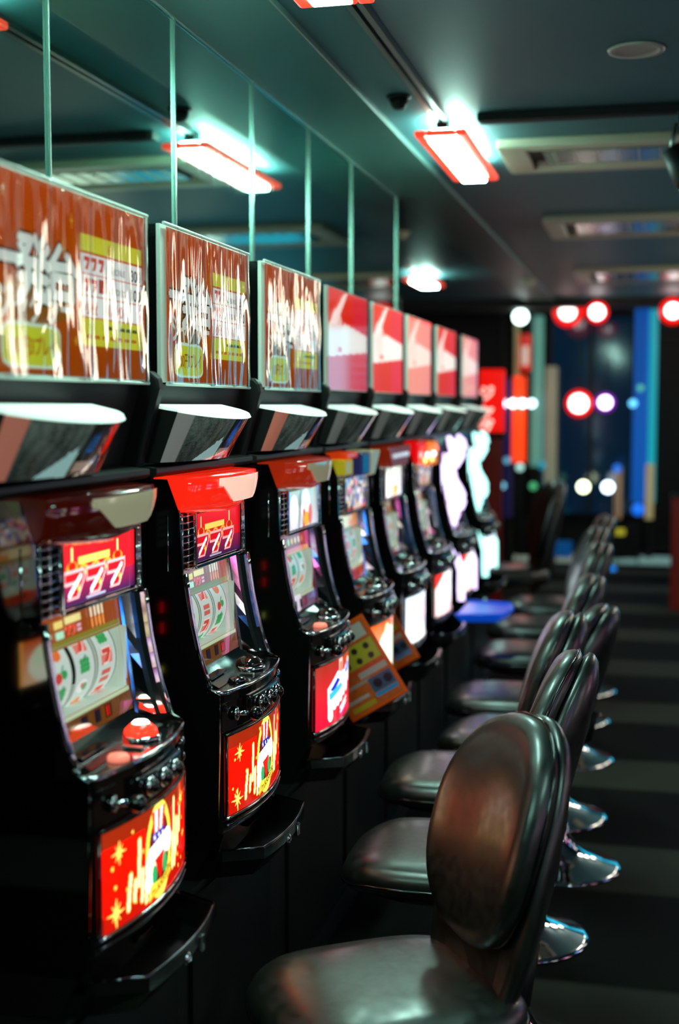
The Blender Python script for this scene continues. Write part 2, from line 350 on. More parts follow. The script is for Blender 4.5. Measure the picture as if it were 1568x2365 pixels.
def art_display(kind):
    W, H = .302, .105; a = Art(W, H, 150, 60, 'e01028')
    if kind == '777':
        a.grad('301848', 'e82038'); a.put(a.Y > .04, 'ee1410', .75); a.rect(.07, .066, .20, .080, 'ffd860')
        for x in (.045, .235):
            a.line((x, .095), (x, .068), .006, 'ffe890'); a.ell(x, .062, .022, .012, 'f8a028'); a.ell(x, .066, .015, .008, 'c81808')
        for x in (.09, .14, .19): a.ell(x, .056, .018, .010, 'f8b030'); a.ell(x, .058, .008, .004, 'd02008')
        for x in (.018, .105, .192): a.seven(x, .014, .072, .040, 'd81420', 'ffb0b0'); a.line((x + .016, .018), (x + .06, .047), .009, 'ffffff'); a.star(x + .052, .026, .012, 'ffd850', 4, .2)
        a.rect(.10, .004, .18, .008, 'b0b0c8')
    elif kind == 'pale':
        a.grad('e8e8f8', 'b8c8b0'); a.ell(.07, .05, .045, .045, 'ffffff'); a.ell(.19, .06, .05, .045, 'ffffff'); a.line((.12, .0), (.14, .1), .012, '607060', .8)
        a.line((.17, .0), (.175, .04), .02, 'e83018'); a.ell(.20, .02, .03, .02, 'ffc040'); a.ell(.24, .03, .02, .03, 'f04030', .8); a.ell(.13, .075, .02, .02, '808878', .6)
    else:
        a.grad('e8c8a0', '8088b8')
        for _ in range(70): a.ell(random.uniform(0, W), random.uniform(0, H), random.uniform(.005, .02), random.uniform(.005, .014), random.choice(['ffe0a0', '302838', '4060c0', 'f06088', 'ffffff', '201820', 'd03828']))
    return a
def art_face(kind):     # glass around the reels, 0..0.30 x 0..0.22, window .015-.285 x .045-.158
    W, H = .33, .22; bg = {'gold': '9c4812', 'green': 'a84018', 'dark': '5a3018', 'amber': 'e89838'}[kind]
    a = Art(W, H, 120, 88, bg); a.put(a.Y < .045, {'gold': '6a4014', 'green': '705060', 'dark': '602810', 'amber': 'c04810'}[kind])
    a.rect(.008, .158, .322, .170, '8a8028' if kind != 'green' else 'e0b830'); a.rect(.008, .036, .322, .045, 'c0d8b0')
    c1 = ['fff0a0', 'ffffff', 'ff9060', 'a0ffd0', 'ffd860']
    if kind in ('gold', 'dark', 'amber'):
        a.rect(.10, .194, .165, .206, 'fff4a0'); a.rect(.06, .190, .092, .203, 'ffe880'); a.rect(.062, .174, .092, .187, 'c0ffd8'); a.seven(.10, .174, .018, .016, 'f04828', 'ffb090'); a.seven(.122, .174, .018, .016, 'f04828', 'ffb090')
        a.rect(.146, .176, .162, .181, 'ffc0d0'); a.rect(.146, .184, .162, .189, 'ffc0d0')
        for k in range(4): a.line((.208 + k * .016, .194), (.208 + k * .016, .208), .009, 'fff4d0'); a.line((.208 + k * .016, .176), (.208 + k * .016, .186), .009, 'ffa050')
        a.ell(.03, .176, .009, .008, 'f05030'); a.ell(.038, .182, .007, .005, 'd0ffe0')
    if kind == 'green':
        for k in range(8): a.ell(.03 + k * .034, .192, .009, .009, c1[k % 5])
        a.rect(.02, .164, .28, .172, 'f08080')
    if kind == 'amber': a.rect(.02, .172, .2, .214, 'fff0b8')
    if kind == 'green': a.ell(.15, .03, .035, .03, 'f8f0ff'); a.ell(.08, .008, .03, .02, 'd8c8ff')
    if kind == 'amber': a.ell(.12, .02, .05, .03, 'f04808'); a.ell(.2, .015, .03, .02, 'e03808')
    for x in (.11, .165): a.rect(x, .008, x + .026, .032, '181428')
    a.rect(.21, .008, .238, .032, '100808')
    for k in range(2): a.rect(.216 + k * .01, .012, .220 + k * .01, .028, 'ff2010')
    return a
def art_reel(off):
    R = .082; L = R * 2.2; W = .084; a = Art(W, L, 40, 110, 'd4e4dc'); k = 0
    syms = ['7', 'g', 'c', 'b', 'r', 'g', '7', 'bar']
    a.rect(0, 0, .003, L, '303834'); a.rect(W - .003, 0, W, L, '303834')
    y = .012
    while y < L - .02:
        s = syms[(k + off) % 8]; cx = W / 2
        if s == '7': a.rect(cx - .024, y, cx + .024, y + .03, 'f08070'); a.seven(cx - .018, y + .002, .036, .026, 'e83820', 'fff0e8')
        elif s == 'g':
            for q in range(9): a.ell(cx - .012 + (q % 3) * .012, y + .006 + (q // 3) * .008, .007, .0055, '18a850')
            a.line((cx, y + .024), (cx + .008, y + .03), .004, '107838')
        elif s == 'c': a.ell(cx - .01, y + .010, .012, .010, 'e03020'); a.ell(cx + .012, y + .013, .010, .008, '18a850'); a.line((cx, y + .018), (cx + .012, y + .028), .004, '18a850')
        elif s == 'b': a.ell(cx, y + .014, .018, .013, 'f07018'); a.ell(cx - .004, y + .022, .008, .006, 'f8b060')
        elif s == 'r': a.ell(cx - .006, y + .014, .02, .012, 'ffffff'); a.ell(cx + .004, y + .012, .010, .008, '68a868'); a.ell(cx - .008, y + .016, .005, .005, 'e06060')
        else: a.rect(cx - .02, y + .002, cx + .02, y + .012, 'e06050'); a.rect(cx - .02, y + .016, cx + .02, y + .026, 'e06050')
        y += .037; k += 1
    return a, R, L
REELM = art_mat('lit_reel_strip', .62, .5, .4, 0)
FACEM = art_mat('backlit_face_glass', .85, .2, .12, .5)
DISPM = art_mat('backlit_display', 1.15, .2, .15, .4)
LOWM = art_mat('backlit_lower_panel', 2.0, .2, .15, .4)
LOWB = art_mat('backlit_lower_panel_bright', 2.2, .2, .15, .4)
DISPB = art_mat('backlit_display_bright', 2.2, .2, .15, .4)
RED_LIT = mat('lit_red_acrylic', 'c81008', 0.12, emit=(1.0, .02, .006), es=.95, coat=.6)
RED_DIM = mat('dim_red_acrylic', '5c0c04', 0.12, emit=(1.0, .06, .01), es=.012, coat=.6)
RED_MID = mat('half_lit_red_acrylic', '9a1806', 0.12, emit=(1.0, .06, .01), es=.28, coat=.6)
CREAM_LIT = mat('lit_cream_acrylic', 'ffe8d8', 0.15, emit='ffc8b0', es=1.0, coat=.5)
CREAM_DIM = mat('cream_acrylic', 'c8c49c', 0.15, emit='c8c49c', es=.28, coat=.5)
GLASS = None
def glossy_film(name, tint, rough=.04, low=.06, high=.9):
    m = bpy.data.materials.new(name); m.use_nodes = True; nt = m.node_tree; nt.nodes.clear()
    o = nt.nodes.new('ShaderNodeOutputMaterial'); mx = nt.nodes.new('ShaderNodeMixShader'); tr = nt.nodes.new('ShaderNodeBsdfTransparent'); gl = nt.nodes.new('ShaderNodeBsdfGlossy')
    gl.inputs['Roughness'].default_value = rough; gl.inputs['Color'].default_value = (*tint, 1)
    lw = nt.nodes.new('ShaderNodeFresnel'); lw.inputs['IOR'].default_value = 1.55
    mr = nt.nodes.new('ShaderNodeMapRange'); mr.inputs[1].default_value = 0; mr.inputs[2].default_value = 1; mr.inputs[3].default_value = low; mr.inputs[4].default_value = high
    L = nt.links.new
    L(lw.outputs[0], mr.inputs[0])
    L(mr.outputs[0], mx.inputs[0]); L(tr.outputs[0], mx.inputs[1]); L(gl.outputs[0], mx.inputs[2]); L(mx.outputs[0], o.inputs[0])
    return m
PANE = glossy_film('clear_pane', (1, 1, 1), .02, .0, .55)
FILM = glossy_film('crinkled_clear_film', (1, 1, .95), .05, .0, 1.4)

def frame_path(y, z0, z1, n=9, off=0):
    return [(float(side_x(z)) + off, y, Z(z)) for z in np.linspace(z1, z0, n)]

def make_machine(label, cy, cfg, x0=XF, zoff=0.0, group='slot machines in the row'):
    t = empty('slot_machine', (x0, cy, ZB + zoff), label, 'slot machine', group)
    # cabinet shell
    b = MB(); b.box(-.38, -.14, -.213, .213, 0, Z(1.405)); b.box(-.14, -.03, -.213, -.185, Z(.98), Z(1.40)); b.box(-.14, -.03, .185, .213, Z(.98), Z(1.40)); b.box(-.14, -.03, -.213, .213, Z(1.30), Z(1.405))
    b.build('cabinet', BLK, t, .003)
    pr = [(-.38, 0), (.03, 0)] + [(.085, Z(.66)), (.09, Z(.955))] + [(float(side_x(z)) - .006, Z(z)) for z in (.97, 1.0, 1.05, 1.1, 1.15, 1.2, 1.33)] + [(-.02, Z(1.40)), (-.38, Z(1.405))]
    MB().prism(pr, -.2155, -.2065, 'y').build('side_panel', mat('mirror_black_side', '6c6c6a', .03, 1.0) if cfg.get('mirror') else BLK, t)
    MB().prism(pr, .2065, .2155, 'y').build('side_panel', BLK, t)
    # chrome edges and sloping bezels beside the reel glass
    for s in (-1, 1):
        MB().tube(frame_path(s * .208, .968, 1.205), .0048, 8).build('chrome_edge', CHR, t)
        rings = []
        for z in np.linspace(.972, 1.2, 9):
            sx = float(side_x(z)); g = float(G(z))
            rings.append([(sx, s * .204, Z(z)), (sx - .004, s * .192, Z(z)), (sx - .014, s * .189, Z(z)), (sx - .020, s * .180, Z(z)), (g + .006, s * .171, Z(z)), (g + .002, s * .165, Z(z))])
        MB().loft(rings, closed=False, caps=False, smooth=False).build('bezel', CHR, t)
    # face glass with window, reels and lit recess
    a = art_face(cfg['face'])
    a.build('face_panel', lambda x, y: (np.array(G(y + .985)), x - .165, y + Z(.985)), FACEM, t, hole=(.013, .045, .317, .158))
    b = MB()
    for (y0, y1, z0, z1) in ((-.156, -.152, 1.03, 1.143), (.152, .156, 1.03, 1.143), (-.156, .156, 1.026, 1.03), (-.156, .156, 1.143, 1.147)):
        b.box(-.10, -.014 if z0 > 1.1 else .0, y0, y1, Z(z0), Z(z1))
    b.build('window_recess', mat('lit_recess', 'c8d8cc', 0.5, emit='b8ccbe', es=.42), t)
    for k in range(3):
        a, R, L = art_reel(cfg['reel'] + k * 3)
        yc = -.094 + k * .093; xc = -.011 - R
        rl = a.build('reel', lambda x, y: (xc + R * np.cos((y - L / 2) / R), x + yc - .042, Z(1.088) + R * np.sin((y - L / 2) / R)), REELM, t)
    if cfg.get('pane', True):
        MB().add([(float(G(.99)) + .004, -.165, Z(.987)), (float(G(.99)) + .004, .165, Z(.987)), (float(G(1.2)) + .004, .165, Z(1.203)), (float(G(1.2)) + .004, -.165, Z(1.203))], [(0, 1, 2, 3)]).build('glass_pane', PANE, t)
    # upper display, frame
    if cfg['top'] != 'tubes':
        a = art_display(cfg['disp']); a.build('display', lambda x, y: (np.full_like(x, .004), x - .124, y + Z(1.215)), cfg.get('dm', DISPM), t)
        b = MB(); b.box(-.03, .012, -.128, .186, Z(1.205), Z(1.213)); b.box(-.03, .010, .178, .186, Z(1.213), Z(1.325)); b.box(-.03, .012, -.131, -.124, Z(1.213), Z(1.325))
        b.build('display_frame', CHR, t, .0015)
        # speaker grilles
        for s, ya, yb in ((-1, -.134, -.205), (1, .189, .207)):
            g = MB(); g.box(-.03, -.012, min(ya, yb), max(ya, yb), Z(1.205), Z(1.33)); go = g.build('speaker', DCHR, t)
            for yy in np.linspace(ya, yb, 3): MB().tube([(.008, float(yy), Z(1.207)), (.008, float(yy), Z(1.328))], .0018, 6).build('grille_post', CHR, t)
            b = MB(); b.tube([(-.02, s * .2145, Z(1.21)), (-.02, s * .2145, Z(1.326))], .002, 6); b.build('grille_post', CHR, t)
            bar = None
            for q in range(9):
                z = 1.212 + q * .0138
                if bar is None:
                    bb = MB(); bb.tube([(.009, ya, 0), (.013, yb - s * .012, 0), (.006, yb + s * .006, 0), (-.022, s * .2145, 0)], .0017, 6); bar = bb.build('grille_bar', CHR, t); bar.location.z = Z(z)
                else:
                    c = bar.copy(); COL.objects.link(c); c.parent = t; c.location.z = Z(z)
    # top lamp
    def lamp(parent, m_main, m_win, zb=1.322, label=None):
        rings = []
        for y in np.linspace(-.214, .214, 17):
            q = y / .214; B = .026 + .040 * (1 - q * q) ** .7 + .010 * max(q, 0)
            lo = zb + (.030 * max(0, q) ** 3) + .012 * abs(q); hi = 1.408
            rings.append([(-.05, y, Z(lo)), (B - .030, y, Z(lo)), (B - .010, y, Z(lo + .018)), (B, y, Z(hi - .022)), (B - .004, y, Z(hi - .004)), (-.05, y, Z(hi))])
        o = MB().loft(rings).build('top_lamp', m_main, parent, label=label)
        # pale window in the lamp
        g = MB(); rr = []
        for y in np.linspace(-.115, .198, 15):
            q = y / .214; B = .026 + .040 * (1 - q * q) ** .7 + .010 * max(q, 0) + .0015
            f = (y + .115) / .313; zl = 1.392 - .05 * min(1, f * 3.4) * (1 if f < .82 else (1 - f) / .18 * .75 + .25); sl = lambda z: B - (max(0, (Z(1.386) - z)) / .044) * .008
            rr.append([(sl(Z(zl)), y, Z(zl)), (B - .0006, y, Z(1.382)), (B, y, Z(1.398))])
        g.loft(rr, closed=False, caps=False).build('lamp_window', m_win, o, label='pale window panel')
        MB().box(.040, .052, .135, .148, Z(1.366), Z(1.376)).build('sensor', BLM, o)
    if cfg['top'] == 'lit': lamp(t, RED_LIT, CREAM_LIT, 1.320, 'bright red lit lamp cover')
    elif cfg['top'] == 'dim': lamp(t, RED_DIM, CREAM_DIM, 1.316, 'dark red unlit lamp cover')
    elif cfg['top'] == 'mid': lamp(t, RED_MID, CREAM_DIM, 1.325, 'orange red lamp cover')
    elif cfg['top'] == 'multi':
        b = MB(); b.box(-.05, .03, -.21, -.10, Z(1.335), Z(1.385)); b.build('top_lamp', mat('yellow_lens', 'a89018', .2, emit='b0a020', es=.5), t, .006)
        b = MB(); b.box(-.05, .036, -.21, -.06, Z(1.387), Z(1.407)); b.build('lamp_cap', mat('orange_lens', 'd03008', .2, emit='e04010', es=.6), t, .005)
        b = MB(); b.box(-.05, .05, -.06, .06, Z(1.33), Z(1.40)); b.build('top_lamp', mat('blue_lens', '0c2058', .2, emit='102878', es=.3), t, .006)
        MB().prism([(.06, Z(1.325)), (.11, Z(1.325)), (.2, Z(1.405)), (.06, Z(1.405))], -.05, .055, 'x').build('lamp_window', CREAM_DIM, t, .005)
    elif cfg['top'] == 'orange':
        b = MB(); b.prism([(-.21, Z(1.39)), (-.15, Z(1.33)), (.15, Z(1.33)), (.21, Z(1.385)), (.21, Z(1.405)), (-.21, Z(1.405))], -.05, .04, 'x'); b.build('top_lamp', mat('burnt_orange', '7a1c04', .2, emit='a02806', es=.4, coat=.5), t, .006)
        for q in range(5): MB().lathe([(.009, 0), (.009, .006), (.001, .01)], (.04, -.12 + q * .06, Z(1.37)), 12, 'x').build('lamp_bulb', em('c8d8e8', .8), t)
    elif cfg['top'] == 'flames':
        b = MB(); b.box(-.05, .03, -.21, .0, Z(1.32), Z(1.405)); b.build('top_lamp', mat('red_flame', 'c00808', .2, emit='e00808', es=.9), t, .01)
        b = MB(); b.box(-.05, .04, .0, .21, Z(1.30), Z(1.40)); b.build('top_lamp', mat('amber_flame', 'c05008', .2, emit='f08010', es=.9), t, .01)
        for q in range(6): MB().lathe([(.012, 0), (.010, .008), (.001, .013)], (.04, -.14 + q * .055, Z(1.33 + .02 * (q % 3))), 12, 'x').build('lamp_bulb', em(('ffd880', 'ffffff', 'ff6040')[q % 3], 3), t)
    elif cfg['top'] == 'tubes':
        tm = em(cfg['tube'], cfg.get('te', 2.6))
        for s, yy in ((-1, -.165), (1, .135)):
            p = [(.03 + .022 * math.sin(k * .75), yy + .026 * math.sin(k * .62 + .5), Z(1.41 - k * .029)) for k in range(17)]
            MB().tube(p, [.010] + [.021] * 15 + [.010], 14).build('light_tube', tm, t, label='wavy glowing light tube')
        a = art_display('mix'); a.build('display', lambda x, y: (np.full_like(x, .0), x - .122, y + Z(1.225)), DISPB, t)
    # control deck
    n = 15; ysx = np.linspace(-.2, .2, n)
    plan = [(-.02, -.2), (.062, -.2145)] + [(float(F(y)), float(y)) for y in ysx] + [(.062, .2145), (-.02, .2)]
    MB().prism([(p[0], p[1]) for p in plan], Z(.935), Z(.957), 'z').build('deck', BLK, t, .002)
    edge = [(.062, -.212, Z(.960))] + [(float(F(y)) + .001, float(y), Z(.957)) for y in ysx] + [(.062, .212, Z(.960))]
    MB().tube(edge, .0046, 8).build('deck_trim', CHR, t)
    MB().add([(.008, -.15, Z(.986)), (.008, .15, Z(.986)), (.07, .16, Z(.958)), (.07, -.16, Z(.958))], [(3, 2, 1, 0)]).build('deck_slope', BLK, t)
    MB().lathe([(.019, 0), (.019, .006), (.016, .010), (.001, .012)], (.085, -.085, Z(.957)), 24).build('round_button', em('f0806a', .9) if cfg.get('btn') else DCHR, t, label='small round button')
    MB().lathe([(.036, 0), (.037, .007), (.033, .010)], (.068, .055, Z(.957)), 28).build('button_ring', CHR, t)
    MB().lathe([(.031, .008), (.029, .018), (.02, .027), (.008, .031), (.0008, .0315)], (.068, .055, Z(.957)), 28).build('push_dome', mat('lit_red_dome', 'ff3018', .2, emit=(1, .02, .008), es=3) if cfg.get('domelit') else mat('smoked_dome', '302020', .08, .6, coat=1), t, label='large domed push button')
    if cfg.get('domelit'): MB().lathe([(.016, .0295), (.012, .0335), (.0005, .035)], (.068, .055, Z(.957)), 20).build('dome_bulb', em('fff0e0', 8), t, label='white hot centre of the button')
    MB().box(.055, .1, -.02, -.006, Z(.957), Z(.962)).build('deck_strip', STEEL, t, .001)
    MB().box(.02, .05, -.15, -.05, Z(.972), Z(.976)).build('deck_plate', DCHR, t, .001)
    # control face: buttons, lever
    MB().prism([(-.13, -.2), (.062, -.2145)] + [(float(F(y)) - .004, float(y)) for y in ysx] + [(.062, .2145), (-.13, .2)], Z(.66), Z(.936), 'z').build('lower_door', BLK, t)
    b = MB(); b.prism([(.10, -.1)] + [(float(F(y)) + .012, float(y)) for y in np.linspace(-.1, .1, 7)] + [(.10, .1)], Z(.888), Z(.932), 'z'); b.build('button_plate', BLK, t, .004)
    for y in (-.066, -.01, .046):
        sb = MB().lathe([(.017, 0), (.017, .006), (.014, .009)], (float(F(y)) + .012, y, Z(.911)), 20, 'x').build('stop_button', CHR, t)
        MB().lathe([(.0135, .007), (.012, .014), (.006, .018), (.0005, .019)], (float(F(y)) + .012, y, Z(.911)), 20, 'x').build('button_cap', BLK, sb)
    lv = MB().tube([(.09, -.155, Z(.905)), (.135, -.155, Z(.908))], .005, 10).build('start_lever', CHR, t)
    MB().lathe([(.0005, .030), (.010, .034), (.015, .044), (.0135, .056), (.006, .062), (.0005, .063)], (.10, -.155, Z(.908)), 18, 'x').build('lever_knob', BLK, lv)
    MB().lathe([(.015, 0), (.014, .005), (.008, .006)], (float(F(-.155)), -.155, Z(.905)), 18, 'x').build('lever_collar', CHR, t)
    for (y, z) in ((.125, .915), (.172, .925), (.178, .895), (.11, .885)): MB().lathe([(.009, 0), (.009, .006), (.004, .008)], (float(F(y)) - .003, y, Z(z)), 14, 'x').build('lock', CHR, t)
    MB().box(float(F(.15)) - .01, float(F(.15)) + .004, .135, .16, Z(.89), Z(.93)).build('coin_slot', DCHR, t, .003)
    # lower panel
    a = art_lower(cfg['low']); a.build('lower_panel', lambda x, y: (F(x - .188) + .0015, x - .188, y + Z(.694)), LOWB if cfg.get('bright') else LOWM, t)
    for z, m_ in ((.867, BLK), (.690, CHR), (.676, DCHR)): MB().tube([(float(F(y)) + .003, float(y), Z(z)) for y in ysx], .0035, 6).build('panel_trim', m_, t)
    for y in (-.194, .194): MB().tube([(float(F(y)) + .001, y, Z(.685)), (float(F(y)) + .001, y, Z(.868))], .003, 6).build('panel_trim', BLK, t)
    if cfg['low'] == 'red':
        m_ = mat('print_dark_green', '283008', .4)
        lettering("I'm", .013, lambda u, v, k: (float(F(u - .188 + .148)) + .003 + k, u - .188 + .148, Z(.694) + .014 + v + .18 * u), m_, t, .018, 'banner_text', .0004)
        lettering('JUGGLER', .017, lambda u, v, k: (float(F(u - .188 + .171)) + .003 + k, u - .188 + .171, Z(.694) + .015 + v + .32 * u), m_, t, .066, 'banner_text', .0005)
    if cfg['low'] == 'logo2':
        pass
    # medal tray
    out = [(.05, -.205), (.09, -.205)] + [(.168 + .018 * (1 - (y / .17) ** 2), y) for y in np.linspace(-.165, .165, 11)] + [(.09, .205), (.05, .205)]
    inn = [(.05, -.193), (.088, -.193)] + [(.158 + .018 * (1 - (y / .17) ** 2), y) for y in np.linspace(-.158, .158, 11)] + [(.088, .193), (.05, .193)]
    tr = MB(); rg = [[(.02 + (p[0] - .02) * .8, p[1] * .93, 0) for p in out], [(p[0], p[1], Z(.60)) for p in out], [(p[0], p[1], Z(.622)) for p in out], [(p[0], p[1], Z(.622)) for p in inn], [(.02 + (p[0] - .02) * .82, p[1] * .95, Z(.575)) for p in inn]]
    tr.loft(rg, smooth=False); o = tr.build('medal_tray', BLK, t)
    MB().tube([(p[0] - .004, p[1] * .985, Z(.623)) for p in out[1:-1]], .0026, 6).build('tray_lip', DCHR, o)
    MB().box(.178, .19, .03, .045, Z(.585), Z(.615)).build('tray_latch', CHR, o, .003)
    MB().lathe([(.012, 0), (.012, .01), (.004, .014)], (.176, -.03, Z(.60)), 16, 'x').build('tray_latch', CHR, o)
    MB().prism([(-.13, 0), (.06, 0), (.094, Z(.66)), (-.13, Z(.66))], -.205, .205, 'y').build('tray_back', BLK, t)
    MB().box(.075, .1, -.05, .05, Z(.625), Z(.655)).build('payout_mouth', DCHR, t, .004)
    if cfg.get('sidetubes'):
        tm = em(cfg['tube'], 2.6)
        for y in (-.2, .19): MB().tube([(float(F(y)) - .03, y, Z(.90)), (float(F(y)) + .005, y, Z(.80)), (float(F(y)) + .01, y, Z(.66))], [.016, .02, .016], 10).build('light_tube', tm, t, label='glowing side tube')
    return t
cys = [2.08, 2.72, 3.44, 4.09, 4.72, 5.37, 6.08, 6.95]
mlab = ['nearest slot machine, dark red top lamp and glowing red push button',
        'second slot machine from the left, with brightly lit red top lamp',
        'third slot machine, orange red lamp and red panel with white and blue logo',
        'fourth slot machine, yellow and blue top lamps, orange board beside its lower panel',
        'fifth slot machine with burnt orange top and amber square display',
        'sixth slot machine with red and amber flame lamps on top',
        'seventh slot machine with wavy pinkish white light tubes',
        'last slot machine of the row, with wavy cyan white light tubes']
cfgs = [dict(top='dim', face='gold', disp='777', low='red', reel=0, domelit=1, btn=1, mirror=1, dm=DISPB),
        dict(top='lit', face='gold', disp='777', low='red', reel=2),
        dict(top='mid', face='green', disp='pale', low='logo', reel=4, btn=1),
        dict(top='multi', face='amber', disp='mix', low='orange', reel=1),
        dict(top='orange', face='dark', disp='pale', low='white', reel=3, bright=1, dm=DISPB),
        dict(top='flames', face='dark', disp='mix', low='pink', reel=5, bright=1),
        dict(top='tubes', tube='e0c8ff', face='amber', disp='mix', low='pink', reel=6, bright=1, sidetubes=1),
        dict(top='tubes', tube='a8f4ec', face='amber', disp='mix', low='white', reel=0, bright=1, sidetubes=1)]
MACH = [make_machine(l, y, c) for l, y, c in zip(mlab, cys, cfgs)]

# ------------------------------------------------------------------ overhead bays: sign box, hood, data counter; medal dispensers
bnd = [1.69, 2.40, 3.07, 3.765, 4.40, 5.045, 5.72, 6.50, 7.34]
def art_sign(k):
    W, H = .56, .308
    if k < 3:
        a = Art(W, H, 260, 150, 'b04408'); a.grad('984400', 'b44804'); a.mottle(.10, 160, 6)
        cx = .30
        a.rect(cx, .215, cx + .245, .245, 'c8cc38'); a.rect(cx, .105, cx + .245, .213, 'e4ece8'); a.rect(cx, .055, cx + .245, .103, 'c8cc38')
        for z in (.213, .177, .141, .104): a.line((cx, z), (cx + .245, z), .0022, 'c83010')
        a.line((cx + .18, .104), (cx + .18, .213), .002, 'c8a090')
        for r, z in ((0, .184), (1, .148)):
            for q in range(3):
                if r == 1 and q == 2: a.rect(cx + .066, z, cx + .09, z + .024, 'a01810')
                else: a.seven(cx + .012 + q * .027, z, .022, .023, 'c02010', 'e4ece8')
        a.ell(.135, .045, .092, .036, 'c8e8d0', 1, 5); a.ell(.135, .045, .087, .031, 'bcc830', 1, 5)
        for (x, y) in ((.03, .23), (.06, .13), (.24, .21), (.27, .26), (.28, .06)): a.star(x, y, .011, 'c8a030', 4, .25)
        a.ell(.15, .115, .12, .035, '5a5a10', .55)
        for q in range(5): a.line((cx + .1 + q * .026, .088), (cx + .115 + q * .026, .088), .006, '38401c')
        for q in range(7): a.line((cx + .02 + q * .03, .07), (cx + .036 + q * .03, .07), .006, 'b86018')
    else:
        a = Art(W, H, 100, 60, 'e83010'); a.grad('d01c04', 'e82c10'); a.put(a.X > W * .6, 'e02048', .6)
        a.poly([(0, .10), (W, .13), (W, .185), (.2, .21), (.19, .2), (0, .2)], 'f4ece4'); a.ell(.1, .18, .08, .07, 'f0d8d0', .9)
        a.poly([(0, .2), (.2, .3), (.26, .308), (.1, .2)], 'ffe8e0'); a.rect(.12, .12, .17, .135, 'e03818')
        if k in (5, 7): a.put(a.Y < .3, 'ffc8b8', .45)
    return a
SGN = art_mat('sign_print', .72, .3, .4, .1); SGN2 = art_mat('sign_print_bright', 1.1, .5, .4, .2)
white = mat('white_edge', 'b8c8bc', .3, emit='a8c4b4', es=.25)
PW = mat('print_white', 'e8f0ec', .4, emit='d0dcd4', es=.45); PD = mat('print_dark', '202418', .5); PR = mat('print_red', 'c02810', .5, emit='c02810', es=.4); PB = mat('print_outline', '3a1c10', .5)
cnt = ['nearest', 'second', 'third', 'fourth', 'fifth', 'sixth', 'seventh', 'last']
for k in range(8):
    c = (bnd[k] + bnd[k + 1]) / 2; hw = (bnd[k + 1] - bnd[k]) / 2
    sw = min(.28 if k else .325, hw - .025); XS = -.957
    if k < 3: sl = ['nearest orange sign with katakana letters, cut off by the left edge', 'second orange sign, clear outlined white kanji and payout table', 'third orange sign, its print streaked with white reflections'][k]
    else: sl = 'red and white lit sign above the %s slot machine' % cnt[k]
    s0 = empty('sign_box', (XS, c, 1.598), sl, 'sign', 'sign boxes over the machines')
    MB().box(-.20, -.012, -sw, sw, 0, .313).build('case', BLK, s0, .003)
    MB().box(-.012, -.003, -sw - .001, sw + .001, 0, .3135).build('diffuser_edge', white, s0, .001)
    a = art_sign(k); W = 2 * sw - .03; kx = W / .56
    a.build('sign_print', lambda x, y: (np.full_like(x, -.001), x * kx - W / 2 + .012, y + .0025), SGN if k < 3 else SGN2, s0)
    if k < 3:
        P = lambda y0, z0, d=.0006: (lambda u, v, kk: (d + kk, -W / 2 + .012 + (y0 + u) * kx, z0 + v))
        for q, (ch, y0, z0, sz) in enumerate((('一', .012, .142, .095), ('発', .085, .128, .11), ('台', .185, .132, .098))):
            lettering(ch, sz, P(y0, z0, .0004), PB, s0, sz * .98, 'kanji_outline', .009); lettering(ch, sz, P(y0, z0, .0010), PW, s0, sz * .98, 'kanji', .0046)
        lettering('ジャグラー', .062, P(.03, .088), PW, s0, .235, 'katakana', .0018)
        lettering('100円3プレイ', .034, P(.068, .034), mat('print_orange', 'b86010', .5, emit='b86010', es=.3), s0, .14, 'price_text', .0006)
        lettering('役', .02, P(.40, .222), PR, s0, .016, 'table_heading')
        lettering('BIG BONUS', .017, P(.398, .188), PD, s0, .072, 'table_text'); lettering('300', .03, P(.495, .184), PD, s0, .04, 'table_text', .0006)
        lettering('REG BONUS', .017, P(.398, .152), PD, s0, .072, 'table_text'); lettering('100', .03, P(.495, .148), PD, s0, .04, 'table_text', .0006)
        lettering('小役', .026, P(.312, .113), PR, s0, .045, 'table_text', .0006); lettering('1/10', .03, P(.40, .112), PR, s0, .06, 'table_text', .0004)
        g = MB(); ny, nz = 110, 40; gx = np.linspace(-sw + .012, sw + .003, ny); gz = np.linspace(-.006, .316, nz)
        vs = [(.0052 + .0016 * math.sin(y * 47 + 1.5 * math.sin(z * 9 + k)) + .0009 * math.sin(y * 121 + z * 6 + k) + .0010 * math.sin(z * 34 + 3 * math.sin(y * 23 + k)) + .0007 * math.sin(y * 210 + 4 * math.sin(y * 31 + z * 4 + 2 * k)), y, z) for z in gz for y in gx]
        fs = [(r * ny + q, r * ny + q + 1, (r + 1) * ny + q + 1, (r + 1) * ny + q) for r in range(nz - 1) for q in range(ny - 1)]
        g.add(vs, fs, True); g.build('plastic_cover', FILM, s0, label='crinkled clear plastic film')
        g = MB(); g.tube([(.004, -sw + .012, -.004), (.004, sw, -.004)], .0035, 6); g.tube([(.004, -sw, .3145), (.004, sw, .3145)], .0035, 6); g.tube([(.002, sw + .001, .0), (.002, sw + .001, .313)], .002, 6)
        g.build('cover_edge', white, s0, label='pale folded film edge')
    else:
        MB().add([(.003, -sw, .002), (.003, sw, .002), (.003, sw, .311), (.003, -sw, .311)], [(0, 1, 2, 3)]).build('cover_pane', FILM if k == 3 else PANE, s0)
    # hood
    h0 = empty('overhead_hood', (-.97, c, 1.42), 'black sloping hood panel under the %s sign' % cnt[k], 'hood', 'hood panels under the signs')
    MB().prism([(-.20, 0), (-.052, 0), (-.005, .176), (-.20, .176)], -hw + .016, hw - .016, 'y').build('hood_panel', HOODM, h0, .003)
